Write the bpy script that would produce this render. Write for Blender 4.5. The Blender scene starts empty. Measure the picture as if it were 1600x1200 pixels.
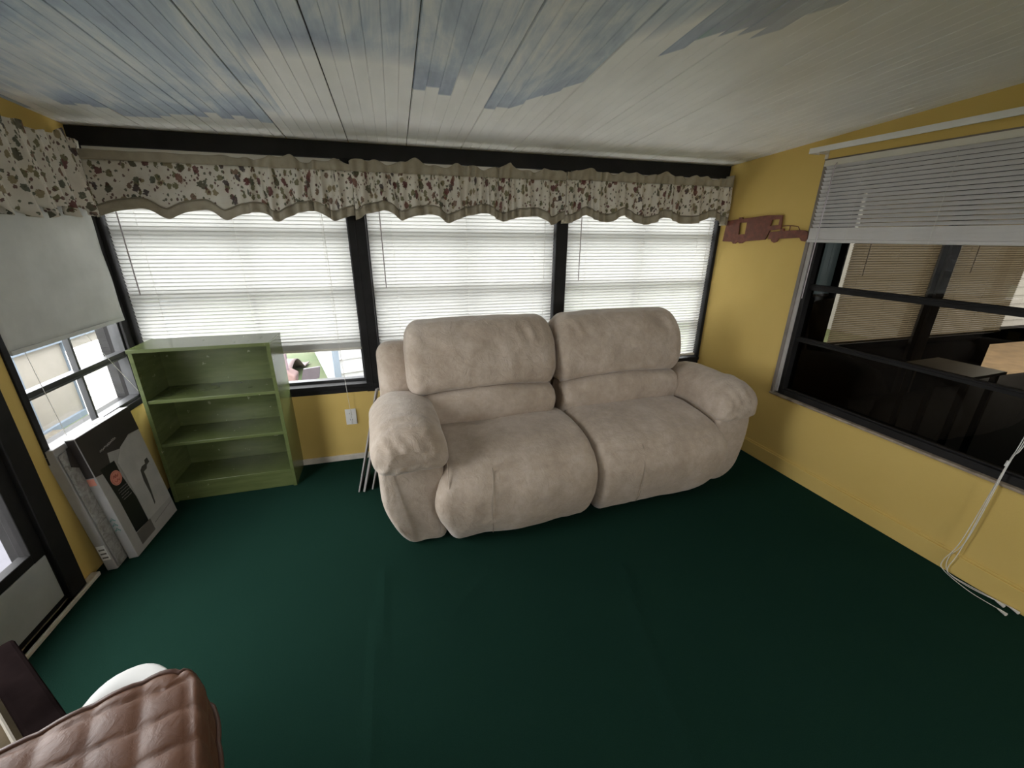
import bpy, bmesh, math, random
from mathutils import Vector, Matrix, noise
random.seed(7)
sc = bpy.context.scene
C = sc.collection
PI = math.pi

# ------------------------------------------------------------------ camera
F_PX, PITCH, YAW, ROLL, CAM_H = 639.5, 0.3472, 0.2744, 0.0089, 1.5
fw = Vector((math.sin(YAW)*math.cos(PITCH), math.cos(YAW)*math.cos(PITCH), -math.sin(PITCH)))
rt0 = Vector((math.cos(YAW), -math.sin(YAW), 0)); up0 = rt0.cross(fw)
cr, sr = math.cos(ROLL), math.sin(ROLL)
rt = rt0*cr + up0*sr; up = up0*cr - rt0*sr
cam_d = bpy.data.cameras.new('camera'); cam = bpy.data.objects.new('camera', cam_d); C.objects.link(cam)
cam.matrix_world = Matrix(((rt.x, up.x, -fw.x, 0), (rt.y, up.y, -fw.y, 0), (rt.z, up.z, -fw.z, CAM_H), (0, 0, 0, 1)))
cam_d.sensor_width = 36; cam_d.lens = F_PX*36/1600; cam_d.clip_start = .02; cam_d.clip_end = 200
sc.camera = cam

# ------------------------------------------------------------------ world, sun, view
SKY = 11.0
w = bpy.data.worlds.new('sky'); sc.world = w; w.use_nodes = True
nt = w.node_tree; nt.nodes.clear()
bg = nt.nodes.new('ShaderNodeBackground'); wo = nt.nodes.new('ShaderNodeOutputWorld')
bg.inputs[0].default_value = (.985, .985, .99, 1); bg.inputs[1].default_value = SKY
nt.links.new(bg.outputs[0], wo.inputs[0])
sc.view_settings.view_transform = 'Standard'; sc.view_settings.look = 'None'
sc.view_settings.exposure = 0.0; sc.view_settings.gamma = 1; sc.view_settings.use_curve_mapping = False
sc.cycles.max_bounces = 14; sc.cycles.diffuse_bounces = 7; sc.cycles.glossy_bounces = 5
sc.cycles.transmission_bounces = 10; sc.cycles.transparent_max_bounces = 16
sc.cycles.sample_clamp_indirect = 6

def portal(name, M, sx, sy):
    l = bpy.data.lights.new(name, 'AREA'); l.shape = 'RECTANGLE'; l.size = sx; l.size_y = sy
    l.cycles.is_portal = True
    o = bpy.data.objects.new(name, l); C.objects.link(o); o.matrix_world = M
    return o

# ------------------------------------------------------------------ frames of the walls (local y > 0 points outdoors)
D, XL, XR, RA = 2.766, -1.468, 2.402, 0.0298
ZC, CS = 1.9855, 0.0663
BACK = Matrix.Translation((0, D, 0))
LEFT = Matrix(((0, -1, 0, XL), (1, 0, 0, 0), (0, 0, 1, 0), (0, 0, 0, 1)))
RIGHT = Matrix(((math.sin(RA), math.cos(RA), 0, XR), (-math.cos(RA), math.sin(RA), 0, D), (0, 0, 1, 0), (0, 0, 0, 1)))
Y0 = -1.7
NEAR = Matrix(((-1, 0, 0, 0), (0, -1, 0, Y0), (0, 0, 1, 0), (0, 0, 0, 1)))
def ceil_z(y): return ZC - math.tan(CS)*(y - D)
for fr, x0, x1, z0, z1 in ((BACK, -1.44, -.24, .55, 1.88), (BACK, -.14, 1.08, .55, 1.88), (BACK, 1.165, 2.375, .55, 1.88),
                           (LEFT, 2.0, 2.7, .62, 1.88), (LEFT, .92, 1.74, .3, 1.87), (NEAR, -2.1, -.9, .8, 1.95)):
    # portals lie in the window openings and point into the room: they only guide sampling
    m = fr @ Matrix.Translation(((x0+x1)/2, .14, (z0+z1)/2)) @ Matrix.Rotation(-PI/2, 4, 'X')
    portal('window_portal', m, x1-x0, z1-z0)

# ------------------------------------------------------------------ node helper
class G:
    def __init__(s, name):
        s.m = bpy.data.materials.new(name); s.m.use_nodes = True
        s.t = s.m.node_tree; s.t.nodes.clear()
        s.out = s.t.nodes.new('ShaderNodeOutputMaterial')
    def n(s, typ, ins=None, **props):
        nd = s.t.nodes.new('ShaderNode'+typ)
        for k, v in props.items(): setattr(nd, k, v)
        for k, v in (ins or {}).items():
            sk = nd.inputs[k]
            if isinstance(v, bpy.types.NodeSocket): s.t.links.new(v, sk)
            else: sk.default_value = v
        return nd
    def math(s, op, a, b=0.0, c=0.0, clamp=False):
        return s.n('Math', {0: a, 1: b, 2: c}, operation=op, use_clamp=clamp).outputs[0]
    def mix(s, f, a, b, bt='MIX'):
        nd = s.t.nodes.new('ShaderNodeMix'); nd.data_type = 'RGBA'; nd.blend_type = bt
        for k, v in ((0, f), (6, a), (7, b)):
            if isinstance(v, bpy.types.NodeSocket): s.t.links.new(v, nd.inputs[k])
            else: nd.inputs[k].default_value = v if k == 0 else tuple(v)+((1,) if len(v) == 3 else ())
        return nd.outputs[2]
    def ramp(s, f, stops, interp='LINEAR'):
        nd = s.n('ValToRGB', {0: f}); cr_ = nd.color_ramp; cr_.interpolation = interp
        while len(cr_.elements) < len(stops): cr_.elements.new(.5)
        for e, (p, c) in zip(cr_.elements, stops):
            e.position = p; e.color = tuple(c)+(1,) if len(c) == 3 else c
        return nd.outputs[0]
    def noise(s, vec, scale, detail=3, rough=.55, dist=0):
        return s.n('TexNoise', {'Vector': vec, 'Scale': scale, 'Detail': detail, 'Roughness': rough, 'Distortion': dist}).outputs[0]
    def pos(s): return s.n('NewGeometry').outputs['Position']
    def obj(s): return s.n('TexCoord').outputs['Object']
    def uv(s): return s.n('TexCoord').outputs['UV']
    def mapping(s, vec, scale=(1, 1, 1), rot=(0, 0, 0), loc=(0, 0, 0)):
        return s.n('Mapping', {'Vector': vec, 'Scale': scale, 'Rotation': rot, 'Location': loc}).outputs[0]
    def finish(s, col, rough=.6, bump=None, bs=.2, bd=.002, metal=0, spec=.5, sheen=0, trans=None):
        ins = {'Base Color': col if isinstance(col, bpy.types.NodeSocket) else tuple(col)+(1,), 'Roughness': rough, 'Metallic': metal, 'Specular IOR Level': spec}
        if sheen: ins['Sheen Weight'] = sheen
        if bump is not None:
            ins['Normal'] = s.n('Bump', {'Height': bump, 'Strength': bs, 'Distance': bd}).outputs[0]
        sh = s.n('BsdfPrincipled', ins).outputs[0]
        if trans:
            tn = s.n('BsdfTranslucent', {'Color': tuple(trans[1])+(1,)})
            sh = s.n('MixShader', {0: trans[0], 1: sh, 2: tn.outputs[0]}).outputs[0]
        s.t.links.new(sh, s.out.inputs[0]); return s.m

def plain(name, col, rough=.6, var=.12, nscale=8, bump=0, bscale=60, metal=0, spec=.5, sheen=0, trans=None, bd=.002):
    g = G(name); p = g.obj()
    nz = g.noise(p, nscale, 4)
    dark = tuple(c*(1-var) for c in col); lite = tuple(min(1, c*(1+var)) for c in col)
    c = g.ramp(nz, [(.3, dark), (.7, lite)])
    b = g.noise(p, bscale, 3) if bump else None
    return g.finish(c, rough, b, bump, bd, metal, spec, sheen, trans)

M = {}
M['black'] = plain('black_paint', (.013, .012, .012), .6, .3, 10, .15, spec=.2)
M['darkalu'] = plain('dark_aluminium', (.06, .06, .063), .45, .2, 10, metal=.3)
M['greyalu'] = plain('grey_aluminium', (.22, .22, .22), .4, .1, 10, metal=.5)
M['white'] = plain('white_plastic', (.75, .74, .72), .4, .05)
M['offwhite'] = plain('offwhite_trim', (.62, .57, .5), .5, .15, 14)
M['sill'] = plain('worn_sill', (.30, .24, .18), .6, .4, 18)
M['kick'] = plain('grey_kick_panel', (.42, .43, .43), .5, .08)
M['cord'] = plain('white_cord', (.7, .68, .64), .7)
M['wand'] = plain('clear_wand', (.38, .33, .36), .3)
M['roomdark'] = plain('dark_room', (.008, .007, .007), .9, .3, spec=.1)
M['plankback'] = plain('seam_dark', (.05, .048, .045), .9)
M['thread'] = plain('thread', (.30, .25, .2), .8)

# wall paint
def wall_mat():
    g = G('yellow_paint'); p = g.pos()
    n1 = g.noise(p, 1.8, 4); n2 = g.noise(p, 14, 4)
    c = g.ramp(n1, [(.25, (.62, .44, .135)), (.75, (.69, .505, .17))])
    c = g.mix(g.math('MULTIPLY', n2, .25), c, (.60, .43, .12))
    b = g.noise(p, 180, 3)
    return g.finish(c, .85, b, .25, .002, spec=.3)
M['wall'] = wall_mat()

def ceiling_mat():
    g = G('brushed_cloud_paint'); p = g.pos()
    sx = g.n('SeparateXYZ', {0: p}); x, y = sx.outputs[0], sx.outputs[1]
    # plank index gives each plank a slightly different stroke
    k = g.math('FLOOR', g.math('DIVIDE', g.math('SUBTRACT', x, .127), .0525))
    wn = g.n('TexWhiteNoise', {'W': g.math('FLOOR', g.math('DIVIDE', k, 3.0))}, noise_dimensions='1D').outputs[0]
    wk = g.n('TexWhiteNoise', {'W': k}, noise_dimensions='1D').outputs[0]
    jit = g.math('ADD', g.math('MULTIPLY', g.math('SUBTRACT', wn, .5), .34), g.math('MULTIPLY', g.math('SUBTRACT', wk, .5), .09))
    # far edge of the painted blue: nearer the windows on the left, nearer the camera on the right
    left = g.math('MULTIPLY', g.math('LESS_THAN', x, -.42), .55)
    right = g.math('MULTIPLY', g.math('MAXIMUM', g.math('SUBTRACT', x, .55), 0.0), -1.35)
    edge = g.math('ADD', g.math('ADD', g.math('ADD', left, right), 1.92), jit)
    inside = g.math('MULTIPLY', g.math('SUBTRACT', edge, y), g.math('ADD', 7.0, g.math('MULTIPLY', g.math('GREATER_THAN', wn, .38), 60.0)), clamp=True)
    st = g.mapping(p, (4.5, 2.0, 1)); nst = g.noise(st, 1.1, 5, .6, .8)
    st2 = g.mapping(p, (26, 2.2, 1)); ns2 = g.noise(st2, 1.0, 5, .65, .3)
    amt = g.math('ADD', g.math('MULTIPLY', nst, .75), g.math('MULTIPLY', ns2, .45))
    # a denser stroke right before the edge where the brush stopped
    near = g.math('MULTIPLY', g.math('SUBTRACT', 1.0, g.math('MULTIPLY', g.math('ABSOLUTE', g.math('SUBTRACT', edge, y)), 5.0), 0, clamp=True), .16)
    amt = g.math('ADD', amt, near)
    blue = g.ramp(amt, [(.42, (.84, .85, .85)), (.54, (.66, .71, .77)), (.66, (.45, .54, .66)), (.80, (.33, .39, .54)), (.95, (.30, .45, .48))])
    base = g.ramp(g.noise(g.mapping(p, (5, 2, 1)), 1.5, 4), [(.3, (.80, .81, .82)), (.7, (.90, .91, .92))])
    gl = g.math('MULTIPLY', g.math('GREATER_THAN', g.noise(g.mapping(p, (9, 3.5, 1), loc=(3, 1, 0)), 1.6, 4, .7), .66), .55)
    base = g.mix(gl, base, (.92, .93, .94))
    # smoky smears close to the window beam
    sm = g.math('MULTIPLY', g.math('MULTIPLY', g.math('SUBTRACT', y, 2.35), 2.4, clamp=True), g.math('MULTIPLY', g.noise(g.mapping(p, (4, 9, 1)), 1.2, 4, .7), 1.0))
    base = g.mix(g.math('MULTIPLY', sm, .9, clamp=True), base, (.42, .38, .31))
    fade = g.math('SUBTRACT', 1.0, g.math('MULTIPLY', g.math('SUBTRACT', x, .95), 1.5, clamp=True))
    c = g.mix(g.math('MULTIPLY', inside, fade), base, blue)
    rg = g.noise(p, 5, 2)
    b = g.noise(g.mapping(p, (160, 14, 1)), 1, 4)
    return g.finish(c, g.math('ADD', g.math('MULTIPLY', rg, .2), .36), b, .25, .001, spec=.5)
M['ceil'] = ceiling_mat()

def carpet_mat():
    g = G('green_carpet'); p = g.pos()
    n1 = g.noise(p, 420, 2, .7); n2 = g.noise(p, 2.2, 4)
    c = g.mix(n1, (.006, .019, .014), (.017, .050, .036))
    c = g.mix(g.math('MULTIPLY', n2, .55), c, (.007, .024, .017))
    return g.finish(c, 1.0, n1, .6, .003, spec=0.0)
M['carpet'] = carpet_mat()

def sofa_mat(name, k=1.0):
    g = G(name); p = g.obj()
    n1 = g.noise(p, 5, 5, .6); n2 = g.noise(p, 26, 4, .6); n3 = g.noise(p, 500, 2)
    t = g.math('ADD', g.math('MULTIPLY', n1, .65), g.math('MULTIPLY', n2, .35))
    c = g.ramp(t, [(.36, (.38*k, .305*k, .24*k)), (.5, (.45*k, .37*k, .30*k)), (.64, (.53*k, .45*k, .38*k))])
    b = g.math('ADD', g.math('MULTIPLY', g.noise(p, 17, 5, .62, .7), 1.0), g.math('MULTIPLY', n3, .06))
    return g.finish(c, .92, b, .6, .014, spec=.12, sheen=.35)
M['sofa'] = sofa_mat('beige_microfibre')

def floral_mat():
    g = G('floral_print'); uv = g.uv()
    base = g.ramp(g.noise(uv, 14, 4), [(.3, (.76, .70, .61)), (.7, (.86, .82, .74))])
    col = base
    for sc_, th, rnd, stops, off in ((30, .38, .32, [(0, (.17, .16, .075)), (.35, (.30, .24, .13)), (.6, (.105, .115, .085)), (.8, (.22, .13, .09))], 0),
                                (21, .34, .42, [(0, (.16, .045, .05)), (.3, (.075, .055, .06)), (.55, (.22, .09, .07)), (.8, (.10, .095, .06))], 3.7),
                                (62, .36, .5, [(0, (.12, .05, .045)), (.5, (.10, .11, .07))], 7.1)):
        d = g.n('TexNoise', {'Vector': uv, 'Scale': sc_*1.7, 'Detail': 2.0}, ).outputs['Color']
        v2 = g.n('VectorMath', {0: uv, 1: g.n('VectorMath', {0: d, 1: (.022*30/sc_,)*3}, operation='MULTIPLY').outputs[0]}, operation='ADD').outputs[0]
        d2 = g.n('TexNoise', {'Vector': uv, 'Scale': sc_*6.0, 'Detail': 1.0}).outputs['Color']
        v2 = g.n('VectorMath', {0: v2, 1: g.n('VectorMath', {0: d2, 1: (.012*30/sc_,)*3}, operation='MULTIPLY').outputs[0]}, operation='ADD').outputs[0]
        v3 = g.mapping(v2, (1, .78, 0), loc=(off, off*.7, 0), rot=(0, 0, off))
        vo = g.n('TexVoronoi', {'Vector': v3, 'Scale': float(sc_), 'Randomness': 1.0}, feature='F1')
        inside = g.math('LESS_THAN', vo.outputs['Distance'], th)
        r = g.n('SeparateColor', {0: vo.outputs['Color']})
        pick = g.math('GREATER_THAN', r.outputs[0], rnd)
        lc = g.ramp(r.outputs[1], stops, 'CONSTANT')
        vein = g.math('LESS_THAN', vo.outputs['Distance'], th*.28)
        lc = g.mix(g.math('MULTIPLY', vein, .35), lc, (.42, .32, .24))
        col = g.mix(g.math('MULTIPLY', g.math('MULTIPLY', inside, pick), .92), col, lc)
    return g.finish(col, .9, g.noise(uv, 900, 1), .2, .0005, spec=.15, trans=(.22, (.20, .17, .13)))
M['floral'] = floral_mat()
M['hem'] = plain('khaki_hem', (.44, .39, .305), .9, .12, 20, .15, 500, spec=.1, trans=(.18, (.13, .11, .08)))
M['hemdark'] = plain('khaki_piping', (.24, .21, .155), .9, .1)
M['slat'] = plain('blind_slat', (.82, .81, .78), .45, .02, trans=(.45, (.36, .36, .347)))
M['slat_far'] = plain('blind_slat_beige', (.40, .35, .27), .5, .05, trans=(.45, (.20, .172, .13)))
M['slat_grey'] = plain('blind_slat_room', (.60, .58, .58), .5, .05)
M['rail_white'] = plain('blind_rail', (.62, .59, .52), .4, .05)
M['shade'] = plain('roller_shade_vinyl', (.56, .57, .55), .7, .10, 6, .2, 40, trans=(.05, (.12, .12, .11)))
def green_mat():
    g = G('green_painted_wood'); p = g.obj()
    n1 = g.noise(g.mapping(p, (2, 2, 12)), 3, 4); n2 = g.noise(p, 26, 4)
    c = g.ramp(n1, [(.3, (.085, .108, .036)), (.7, (.12, .145, .055))])
    ch = g.math('MULTIPLY', g.math('GREATER_THAN', n2, .70), .7)
    c = g.mix(ch, c, (.30, .32, .2))
    return g.finish(c, .27, g.noise(g.mapping(p, (10, 10, 120)), 1, 3), .12, .001, spec=.6)
M['green'] = green_mat()

def glass(name, r0, tint=(1, 1, 1)):
    g = G(name); geo = g.n('NewGeometry')
    dt = g.n('VectorMath', {0: geo.outputs['Normal'], 1: geo.outputs['Incoming']}, operation='DOT_PRODUCT').outputs['Value']
    c5 = g.math('POWER', g.math('SUBTRACT', 1.0, g.math('ABSOLUTE', dt)), 5.0)
    f = g.math('ADD', g.math('MULTIPLY', c5, 1-r0), r0)
    tr = g.n('BsdfTransparent', {0: tuple(tint)+(1,)}); gl = g.n('BsdfGlossy', {0: (1, 1, 1, 1), 'Roughness': .012})
    sh = g.n('MixShader', {0: f, 1: tr.outputs[0], 2: gl.outputs[0]})
    g.t.links.new(sh.outputs[0], g.out.inputs[0]); return g.m
M['glass'] = glass('window_glass', .03, (.96, .98, .98))
M['glass_right'] = glass('dark_tinted_glass', .02, (.21, .187, .145))

# ------------------------------------------------------------------ mesh helpers
class MB:
    def __init__(s): s.v = []; s.f = []; s.uv = None
    def add(s, vs, fs):
        o = len(s.v); s.v += [tuple(v) for v in vs]; s.f += [tuple(i+o for i in f) for f in fs]; return s
    def box(s, x0, x1, y0, y1, z0, z1):
        if x1 < x0: x0, x1 = x1, x0
        if y1 < y0: y0, y1 = y1, y0
        if z1 < z0: z0, z1 = z1, z0
        return s.add([(x0, y0, z0), (x1, y0, z0), (x1, y1, z0), (x0, y1, z0), (x0, y0, z1), (x1, y0, z1), (x1, y1, z1), (x0, y1, z1)],
                     [(0, 3, 2, 1), (4, 5, 6, 7), (0, 1, 5, 4), (1, 2, 6, 5), (2, 3, 7, 6), (3, 0, 4, 7)])
    def tube(s, pts, r, n=8, cap=True):
        pts = [Vector(p) for p in pts]; rings = []
        rr = r if isinstance(r, (list, tuple)) else [r]*len(pts)
        ref = None
        for i, p in enumerate(pts):
            t = (pts[min(i+1, len(pts)-1)] - pts[max(i-1, 0)]).normalized()
            if ref is None: ref = Vector((0, 0, 1)) if abs(t.z) < .9 else Vector((1, 0, 0))
            a = (ref - t*ref.dot(t)).normalized(); ref = a; b = t.cross(a)
            rings.append([p + (a*math.cos(2*PI*k/n) + b*math.sin(2*PI*k/n))*rr[i] for k in range(n)])
        vs = [v for ring in rings for v in ring]; fs = []
        for i in range(len(pts)-1):
            for k in range(n):
                fs.append((i*n+k, i*n+(k+1) % n, (i+1)*n+(k+1) % n, (i+1)*n+k))
        if cap: fs += [tuple(range(n-1, -1, -1)), tuple(range((len(pts)-1)*n, len(pts)*n))]
        return s.add(vs, fs)
    def rings(s, rings, closed=True, cap=True):
        n = len(rings[0]); vs = [v for r in rings for v in r]; fs = []
        for i in range(len(rings)-1):
            for k in range(n if closed else n-1):
                fs.append((i*n+k, i*n+(k+1) % n, (i+1)*n+(k+1) % n, (i+1)*n+k))
        if cap and closed: fs += [tuple(range(n-1, -1, -1)), tuple(range((len(rings)-1)*n, len(rings)*n))]
        return s.add(vs, fs)
    def prism(s, poly, axis, a, b):
        # poly in the two other axes
        def P(p, t): return {'x': (t, p[0], p[1]), 'y': (p[0], t, p[1]), 'z': (p[0], p[1], t)}[axis]
        n = len(poly)
        return s.add([P(p, a) for p in poly]+[P(p, b) for p in poly],
                     [tuple(range(n-1, -1, -1)), tuple(range(n, 2*n))]+[(i, (i+1) % n, n+(i+1) % n, n+i) for i in range(n)])

def mesh(name, mb, mat, smooth=False, uvs=None, fixn=True):
    me = bpy.data.meshes.new(name); me.from_pydata([tuple(v) for v in mb.v], [], mb.f)
    if uvs:
        ul = me.uv_layers.new(name='UVMap')
        for l in me.loops: ul.data[l.index].uv = uvs[l.vertex_index]
    if fixn:
        bm = bmesh.new(); bm.from_mesh(me); bmesh.ops.recalc_face_normals(bm, faces=bm.faces); bm.to_mesh(me); bm.free()
    if smooth:
        for p in me.polygons: p.use_smooth = True
    me.materials.append(mat); return me
def link(name, me, parent=None, mat4=None):
    o = bpy.data.objects.new(name, me); C.objects.link(o)
    if parent is not None: o.parent = parent
    if mat4 is not None: o.matrix_local = mat4
    return o
def obj(name, mb, mat, parent=None, mat4=None, smooth=False, bevel=0, uvs=None, label=None, fixn=True):
    o = link(name, mesh(name, mb, mat, smooth, uvs, fixn), parent, mat4)
    if bevel:
        b = o.modifiers.new('bevel', 'BEVEL'); b.width = bevel; b.segments = 2; b.limit_method = 'ANGLE'
    if label: o['label'] = label
    return o
def tag(o, label, cat, group=None):
    o['label'] = label; o['category'] = cat
    if group: o['group'] = group
    return o
def thing(name, label, cat, mat4=None, group=None, loc=None):
    o = bpy.data.objects.new(name, None); C.objects.link(o); o.empty_display_size = .1
    if mat4 is not None: o.matrix_world = mat4
    if loc is not None: o.location = loc
    return tag(o, label, cat, group)
def struct(name, mb, mat, mat4=None, parent=None, **k):
    o = obj(name, mb, mat, parent, mat4, **k)
    if parent is None: o['kind'] = 'structure'
    return o
def structure_empty(name, mat4):
    o = bpy.data.objects.new(name, None); C.objects.link(o); o.matrix_world = mat4; o['kind'] = 'structure'; return o
def T(x, y, z): return Matrix.Translation((x, y, z))
def RZ(a): return Matrix.Rotation(a, 4, 'Z')

# ------------------------------------------------------------------ floor: carpet with soft ripples
def seg_d(x, y, pts):
    best = 9
    for (ax, ay), (bx, by) in zip(pts, pts[1:]):
        dx, dy = bx-ax, by-ay; t = max(0, min(1, ((x-ax)*dx+(y-ay)*dy)/(dx*dx+dy*dy)))
        best = min(best, math.hypot(x-ax-t*dx, y-ay-t*dy))
    return best
RIP = [([(-.155, 1.62), (-.18, 1.27), (-.20, .6)], .0045), ([(.95, 1.33), (.84, .99), (.75, .55)], .004), ([(-.16, 1.29), (.1, 1.29), (.32, 1.5)], .003)]
mb = MB(); nx, ny = 130, 140; vs = []
fx0, fx1 = XL-.02, 2.62
for j in range(ny+1):
    for i in range(nx+1):
        x = fx0+(fx1-fx0)*i/nx; y = Y0+(D+.02-Y0)*j/ny
        z = 0
        if .3 < y < 1.75:
            for pts, a in RIP:
                dd = seg_d(x, y, pts); z += a*math.exp(-(dd/.028)**2)
        vs.append((x, y, z))
fs = [(j*(nx+1)+i, j*(nx+1)+i+1, (j+1)*(nx+1)+i+1, (j+1)*(nx+1)+i) for j in range(ny) for i in range(nx)]
mb.add(vs, fs); mb.box(fx0, fx1, Y0, D+.02, -.12, -.02)
struct('floor', mb, M['carpet'], smooth=False)

# ------------------------------------------------------------------ ceiling
CROT = Matrix.Translation((0, D, ZC)) @ Matrix.Rotation(-CS, 4, 'X')
ce = structure_empty('ceiling', CROT)
mb = MB(); mb.box(XL-.15, 2.7, Y0-D-.1, .35, .006, .06)
obj('ceiling_backing', mb, M['plankback'], ce)
W_, seam = .0525, .0035
pm = MB(); hw = W_/2-.0001; L0, L1 = Y0-D, .0
sec = [(-hw, .012), (-hw, .0025), (-hw+.0035, 0), (hw-.0008, 0), (hw, .0008), (hw, .012)]
pm.prism(sec, 'y', L0, L1)
plank_me = mesh('ceiling_plank', pm, M['ceil'])
hw -= seam; pm = MB()
sec = [(-hw, .012), (-hw, .005), (-hw+.003, 0), (hw+seam-.0008, 0), (hw+seam, .0008), (hw+seam, .012)]
pm.prism(sec, 'y', L0, L1); edge_me = mesh('ceiling_plank', pm, M['ceil'])
k0 = math.floor((XL-.127)/W_); k1 = math.ceil((2.56-.127)/W_)
for k in range(k0, k1):
    link('ceiling_plank', edge_me if k % 6 == 0 else plank_me, ce, T(.127+(k+.5)*W_, 0, 0))

# ------------------------------------------------------------------ walls
def wallbox(name, frame, rects, th=.12, mat='wall'):
    mb = MB()
    for x0, x1, z0, z1 in rects: mb.box(x0, x1, 0, th, z0, z1)
    return struct(name, mb, M[mat], frame)
wallbox('wall_back', BACK, [(XL-.12, 2.6, -.1, .50), (XL-.12, 2.6, 1.955, 2.1)])
LW = [(1.885, 1.985, -.1, 2.35), (1.985, 2.725, -.1, .60), (1.985, 2.725, 1.90, 2.1), (2.725, D+.12, -.1, 2.1),
      (.80, 1.885, 1.99, 2.4), (Y0, .80, -.1, 2.4)]
wallbox('wall_left', LEFT, LW)
UR0, UR1 = .712, 2.35
wallbox('wall_right', RIGHT, [(-.12, UR0, -.1, 2.1), (UR0, UR1, -.1, .507), (UR0, UR1, 1.925, 2.3), (UR1, D-Y0+.1, -.1, 2.4)])
wallbox('wall_near', NEAR, [(-2.7, -2.1, -.1, 2.5), (-2.1, -.9, -.1, .8), (-2.1, -.9, 1.95, 2.5), (-.9, -XL+.12, -.1, 2.5)])

# baseboards
mb = MB(); mb.box(XL, 2.40, -.015, 0, 0, .042); struct('baseboard_back', mb, M['offwhite'], BACK, bevel=.004)
mb = MB(); mb.box(0, D-Y0, -.014, 0, 0, .10); mb.box(0, D-Y0, -.008, 0, .10, .112); struct('baseboard_right', mb, M['wall'], RIGHT, bevel=.003)
mb = MB(); mb.box(.72, 1.95, -.035, 0, 0, .02); struct('baseboard_left', mb, M['offwhite'], LEFT, bevel=.004)

# black posts, beam and sills of the window wall
mb = MB(); mb.box(XL, 2.40, -.012, .10, 1.90, ZC-.002); struct('trim_1', mb, M['black'], BACK, bevel=.003)
mb = MB(); mb.box(-.24, -.142, -.010, .12, .50, 1.90); mb.box(-.204, -.196, -.0125, -.010, .50, 1.90); struct('trim_2', mb, M['black'], BACK, bevel=.003)
mb = MB(); mb.box(1.081, 1.163, -.010, .12, .50, 1.90); struct('trim_3', mb, M['black'], BACK, bevel=.003)
mb = MB(); mb.box(XL, -1.437, -.006, .12, .50, 1.90); struct('trim_4', mb, M['black'], BACK, bevel=.003)
mb = MB(); mb.box(2.376, 2.40, -.004, .12, .50, 1.90); struct('trim_5', mb, M['black'], BACK, bevel=.003)
mb = MB(); mb.box(XL, 2.40, -.012, .10, .535, .56); mb.box(XL, 2.40, .0, .12, .50, .535); struct('trim_6', mb, M['black'], BACK, bevel=.003)

def window(name, frame, x0, x1, z0, z1, rails, ydep, mull=True, fr=.018, railh=.036, mat='darkalu', glassm='glass', mullw=.016):
    e = structure_empty(name, frame)
    mb = MB(); y0, y1 = ydep-.02, ydep+.03
    mb.box(x0, x1, y0, y1, z0, z0+fr); mb.box(x0, x1, y0, y1, z1-fr, z1); mb.box(x0, x0+fr, y0, y1, z0+fr, z1-fr); mb.box(x1-fr, x1, y0, y1, z0+fr, z1-fr)
    obj('window_frame', mb, M[mat], e, bevel=.002)
    for z in rails:
        mb = MB(); mb.box(x0+fr, x1-fr, y0+.004, y1-.004, z-railh/2, z+railh/2); mb.box(x0+fr, x1-fr, y0-.004, y0+.004, z-railh/2+.006, z-railh/2+.012)
        obj('window_rail', mb, M[mat], e, bevel=.002)
    lv = [z0+fr]+list(rails)+[z1-fr]
    xm = (x0+x1)/2
    for a, b in zip(lv, lv[1:]):
        if mull:
            mb = MB(); mb.box(xm-mullw/2, xm+mullw/2, ydep-.008, ydep+.016, a, b); obj('mullion', mb, M[mat], e)
        for xa, xb in (((x0+fr, xm-mullw/2), (xm+mullw/2, x1-fr)) if mull else ((x0+fr, x1-fr),)):
            mb = MB(); mb.add([(xa, ydep+.004, a), (xb, ydep+.004, a), (xb, ydep+.004, b), (xa, ydep+.004, b)], [(0, 1, 2, 3)])
            obj('pane', mb, M[glassm], e, fixn=False)
    return e
RZS = [.86, 1.185, 1.525]
window('window_1', BACK, -1.437, -.24, .56, 1.90, RZS, .08)
window('window_2', BACK, -.142, 1.081, .56, 1.90, RZS, .08)
window('window_3', BACK, 1.163, 2.376, .56, 1.90, RZS, .08)
window('window_4', LEFT, 1.985, 2.725, .60, 1.90, [.862, 1.19, 1.53], .03, fr=.022, railh=.034, mullw=.014)
mb = MB(); mb.box(1.965, 2.725, -.008, .0, .575, .61); mb.box(1.965, 1.995, -.008, .0, .61, 1.92); mb.box(2.705, D, -.012, .0, .50, 1.92)
struct('trim_7', mb, M['black'], LEFT, bevel=.002)
mb = MB(); mb.box(2.715, 2.724, .0, .125, .60, 1.90); mb.box(1.986, 1.995, .0, .125, .60, 1.90); mb.box(1.99, 2.72, .0, .125, .60, .608)
struct('trim_8', mb, M['black'], LEFT)

window('added_light_window', NEAR, -2.1, -.9, .8, 1.95, [1.375], .03)  # unseen window added behind the camera to light the sofa front
# storm door on the left
dr = structure_empty('door_1', LEFT)
mb = MB(); mb.box(1.80, 1.885, -.02, .12, 0, 1.97); mb.box(.80, .86, -.02, .12, 0, 1.97); mb.box(.80, 1.885, -.02, .12, 1.93, 1.99); obj('door_casing', mb, M['black'], dr, bevel=.004)
mb = MB(); mb.box(1.74, 1.80, .0, .04, .02, 1.93); mb.box(.86, .92, .0, .04, .02, 1.93); mb.box(.92, 1.74, 0, .04, 1.87, 1.93); mb.box(.92, 1.74, 0, .04, .262, .305); mb.box(.92, 1.74, 0, .04, .02, .05)
obj('door_frame', mb, M['black'], dr, bevel=.003)
mb = MB(); mb.box(.92, 1.79, -.003, .03, .045, .262); obj('kick_panel', mb, M['kick'], dr, bevel=.003)
mb = MB(); mb.add([(.92, .02, .305), (1.74, .02, .305), (1.74, .02, 1.87), (.92, .02, 1.87)], [(0, 1, 2, 3)]); obj('pane', mb, M['glass'], dr, fixn=False)
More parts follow.
